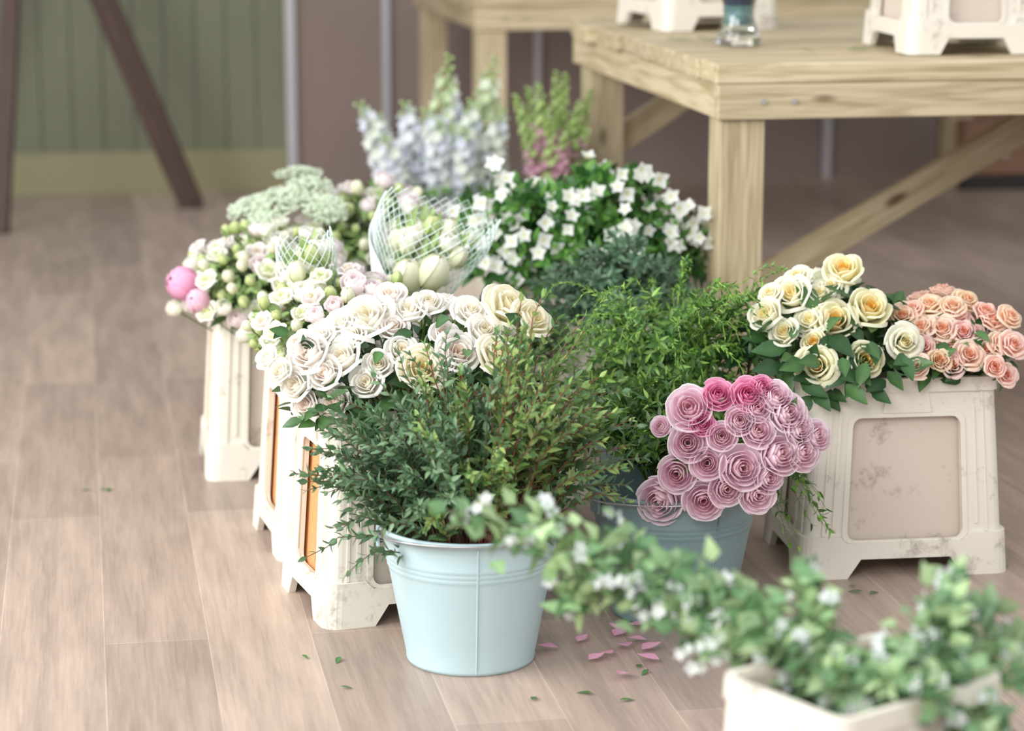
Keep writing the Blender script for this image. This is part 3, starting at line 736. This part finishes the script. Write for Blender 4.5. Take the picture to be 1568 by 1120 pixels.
# ---- yellow + peach roses
A=Acc(); BY=(.60,4.26,.27)
YR=[(.581,.530,.034,0),(.488,.486,.036,1),(.442,.45,.031,1),(.535,.485,.034,1),(.619,.462,.037,0),(.558,.440,.037,0),(.515,.440,.031,1),(.604,.370,.031,0),(.523,.362,.036,0),(.52,.403,.022,0),(.674,.403,.033,1),(.471,.42,.026,1),(.555,.50,.028,1),(.50,.52,.026,1),(.45,.49,.022,1)]
for x,z,r,k in YR:
    y=4.05+max(0,z-.36)*.75
    head(A,rnd.choice(roseYp if k else roseY),(x,y,z+(4.2-y)*.2-.012),BY,r*1.04,U(.99,1.03),G_STEM,toward=(0,-.35,0))
for _ in range(12):
    a=U(0,pi);k=U(.2,1); head(A,rnd.choice(roseYp),(.56+.12*k*math.cos(a),4.28+.1*k*math.sin(a),.51-.1*k*k),BY,.027,None,G_STEM)
infill(A,(.56,4.21,.37),(.165,.16,.125),280,leafRose,.052,tint=(.55,1.2))
for _ in range(34):
    p=(U(.42,.68),U(4.03,4.08),U(.33,.40)); A.put(rnd.choice(leafRose),frameY((U(-.7,.7),-.4,U(-.8,.2)),(0,-1,.6)),p,U(.04,.055),U(.6,1.2))
A.build('yellow_rose_bouquet')
A=Acc(); BP=(.76,4.25,.27)
PR=[(.732,.468),(.778,.444),(.825,.455),(.715,.425),(.761,.400),(.79,.382),(.831,.362),(.732,.372),(.697,.362),(.744,.424),(.807,.413),(.842,.440),(.70,.463),(.77,.47),(.80,.475),(.756,.362),(.84,.40),(.68,.45),(.862,.40),(.868,.45),(.85,.345),(.71,.395),(.78,.42),(.815,.385)]
for x,z in PR:
    y=4.07+max(0,z-.36)*.9
    head(A,rnd.choice(roseO),(x+U(-.006,.006),y+U(-.01,.02),z+(4.2-y)*.2-.012),BP,U(.019,.028),U(.97,1.04)*np.array([1,U(.96,1.1),U(.94,1.15)]),G_STEM,toward=(0,-.3,0))
for _ in range(18):
    a=U(0,pi);k=U(.1,1); head(A,rnd.choice(roseO),(.77+.09*k*math.cos(a),4.27+.1*k*math.sin(a),.47-.08*k*k),BP,.023,U(.98,1.03),G_STEM)
infill(A,(.77,4.22,.345),(.115,.145,.115),190,leafRose,.034,tint=(.7,1.3))
A.build('peach_spray_rose_bouquet')

# ---- foreground blossom branches
lfF=[leafT(.8,.1,.2,C(150,182,134),C(130,166,116),2,3,.6),leafT(.75,.15,.3,C(186,208,158),C(158,186,132),2,3,.6),leafT(.8,.1,.2,C(112,150,104),C(98,136,94),2,3,.6)]
st5=[star(5,.8,.25,C(238,240,242),C(220,228,218),C(210,216,170))]
A=Acc(); O=(.385,2.53,.26)
def branch(mid,tip,n=14,fl=.8,sz=.030,wid=.024,org=O):
    pts=sprig(A,org,mid,tip,n,lfF,sz,C(104,92,70),.0024,.30,1.0,tip=.85,tintf=lambda t,p:U(.65,1.3))
    for k in range(int(n*1.3)):
        f=U(.3,1); x=f*8;i=min(7,int(x)); q=pts[i]*(1-x+i)+pts[i+1]*(x-i)+np.array([U(-wid,wid),U(-wid,wid),U(-wid,wid)])
        if rnd.random()<.42*fl:
            for _ in range(3): A.put(rnd.choice(st5),frameZ([U(-1,1),U(-1,.2),U(-.3,1)]),q+np.array([U(-.008,.008) for _ in range(3)]),U(.007,.012))
        A.put(rnd.choice(lfF),frameY([U(-1,1),U(-1,1),U(-.6,1)],[0,-.5,1]),q,U(.02,.032),U(.7,1.3))
    return pts
BR=[((.17,2.76,.38),(-.080,2.82,.458)),((.17,2.74,.37),(-.055,2.81,.440)),((.15,2.78,.41),(.005,2.86,.455)),((.15,2.78,.42),(.02,2.84,.435)),((.14,2.78,.45),(.06,2.80,.345)),((.14,2.78,.44),(.085,2.80,.335)),((.13,2.78,.43),(.07,2.80,.37)),((.2,2.72,.42),(.125,2.80,.43)),((.2,2.72,.39),(.085,2.84,.39)),
 ((.28,2.64,.44),(.19,2.72,.35)),((.28,2.62,.42),(.20,2.72,.41)),((.28,2.62,.42),(.17,2.72,.38)),((.30,2.6,.42),(.25,2.72,.395)),((.34,2.56,.38),(.335,2.66,.42)),((.36,2.56,.36),(.30,2.60,.36)),
 ((.46,2.54,.40),(.51,2.66,.43)),((.46,2.54,.42),(.50,2.62,.42)),((.48,2.54,.40),(.55,2.62,.40)),((.48,2.52,.38),(.60,2.66,.345)),((.46,2.50,.36),(.56,2.56,.34)),((.42,2.52,.36),(.46,2.60,.35)),((.38,2.5,.36),(.36,2.62,.35)),((.40,2.5,.36),(.42,2.58,.36)),((.50,2.50,.34),(.53,2.50,.30)),((.50,2.48,.35),(.50,2.44,.30)),((.48,2.5,.34),(.50,2.62,.37)),((.3,2.6,.36),(.22,2.66,.36)),((.34,2.56,.36),(.28,2.56,.37)),((.36,2.5,.36),(.34,2.50,.36)),((.46,2.50,.37),(.48,2.50,.36)),((.44,2.46,.38),(.45,2.44,.36)),((.42,2.48,.38),(.40,2.46,.37))]
for md,tp in BR: branch(md,tp)
for k in range(3):
    branch((.34,2.58,.40),(.335+U(-.01,.01),2.66+U(-.01,.01),.425),8,0,.022,.01)
A.build('blossom_branches')

# ---- debris on floor
A=Acc()
petl=leafT(.8,.15,-.2,C(240,190,212),C(230,162,194),2,4,.6,0); pcs=leafT(.4,.1,.15,C(84,140,70),C(70,120,60),2,3)
for x,y in [(.073,3.66),(.105,3.69),(.18,3.75),(.175,3.68),(.205,3.65),(.175,3.54),(.165,3.72),(.215,3.70),(.19,3.78),(.12,3.60),(.23,3.60),(.145,3.64),(.63,3.38),(.52,3.35)]:
    A.put(petl,frameY((U(-1,1),U(-1,1),0),(0,0,1)),(x,y,.006),U(.026,.036),U(.95,1.05))
A.build('fallen_petals')
A=Acc()
for x,y in [(-.82,4.66),(-.80,4.67),(-.84,4.66),(-.33,3.63),(-.26,3.48),(-.27,3.62),(.20,3.57),(.21,3.56),(.12,3.45),(.16,3.42),(.03,3.42),(.56,3.98),(.58,4.0),(.61,3.96),(.72,3.45),(.86,4.1),(.88,4.12),(-.5,3.2),(.60,3.97)]:
    A.put(pcs,frameY((U(-1,1),U(-1,1),0),(0,0,1)),(x,y,.004),U(.016,.028),U(.8,1.2))
A.build('leaf_scraps')
A=Acc()
for x,y in [(.62,5.22),(.72,5.25),(.74,5.30),(.35,5.55),(.38,5.56),(.42,5.57),(.45,5.55)]:
    A.put(pcs,frameY((1,U(-.4,.4),0),(0,0,1)),(x,y,.833),U(.03,.05),U(.9,1.2))
A.build('leaf_scraps')

# ---- glass vase
vz=empty('glass_vase',(.502,5.40,.829))
mg,nt,b=new_mat('clear_glass'); b.inputs['Transmission Weight'].default_value=1; b.inputs['Roughness'].default_value=.02; b.inputs['IOR'].default_value=1.45; b.inputs['Base Color'].default_value=(.95,1,.99,1)
vo=[(.001,0),(.046,0),(.050,.004),(.050,.012),(.040,.04),(.033,.065),(.036,.09),(.046,.12),(.052,.16),(.056,.21),(.0535,.21),(.0495,.16),(.0435,.12),(.0335,.09),(.0305,.065),(.036,.045),(.040,.022),(.001,.018)]
lathe('glass',vo,[mg],48,vz)
lathe('teal_beads',[(.001,.045),(.0345,.045),(.030,.065),(.0325,.088),(.001,.088)],[mat_plain('teal_gel',C4(120,160,150),.3,noise=C4(70,110,120),nscale=60)],40,vz)
lathe('blue_beads',[(.001,.0885),(.0330,.0885),(.0425,.12),(.048,.155),(.001,.155)],[mat_plain('blue_gel',C4(60,76,120),.3,noise=C4(40,50,90),nscale=60)],40,vz)

# ------------------------------------------------------------ lights, world, camera
wd=bpy.data.worlds.new('World'); S.world=wd; wd.use_nodes=True
bg=wd.node_tree.nodes['Background']; bg.inputs[0].default_value=(.94,.97,1,1); bg.inputs[1].default_value=1.0
def area(name,loc,target,sx,sy,power,col):
    l=bpy.data.lights.new(name,'AREA'); l.shape='RECTANGLE'; l.size=sx; l.size_y=sy; l.energy=power; l.color=col
    o=bpy.data.objects.new(name,l); S.collection.objects.link(o); o.location=loc
    o.rotation_euler=(Vector(target)-Vector(loc)).to_track_quat('-Z','Y').to_euler(); return o
area('window_light_left',(-3.0,2.8,2.0),(0,4.0,.3),2.8,1.8,175,(1,.995,.985))
area('window_light_front',(-1.2,-.4,2.8),(0,3.9,.3),2.6,1.6,118,(1,.997,.99))
cd=bpy.data.cameras.new('camera'); co=bpy.data.objects.new('camera',cd); S.collection.objects.link(co)
co.location=(0,0,1.22); co.rotation_euler=(math.radians(90-11.7),0,0); cd.lens=85; cd.sensor_width=36; cd.clip_end=100
cd.dof.use_dof=True; cd.dof.focus_distance=3.92; cd.dof.aperture_fstop=2.8
S.camera=co
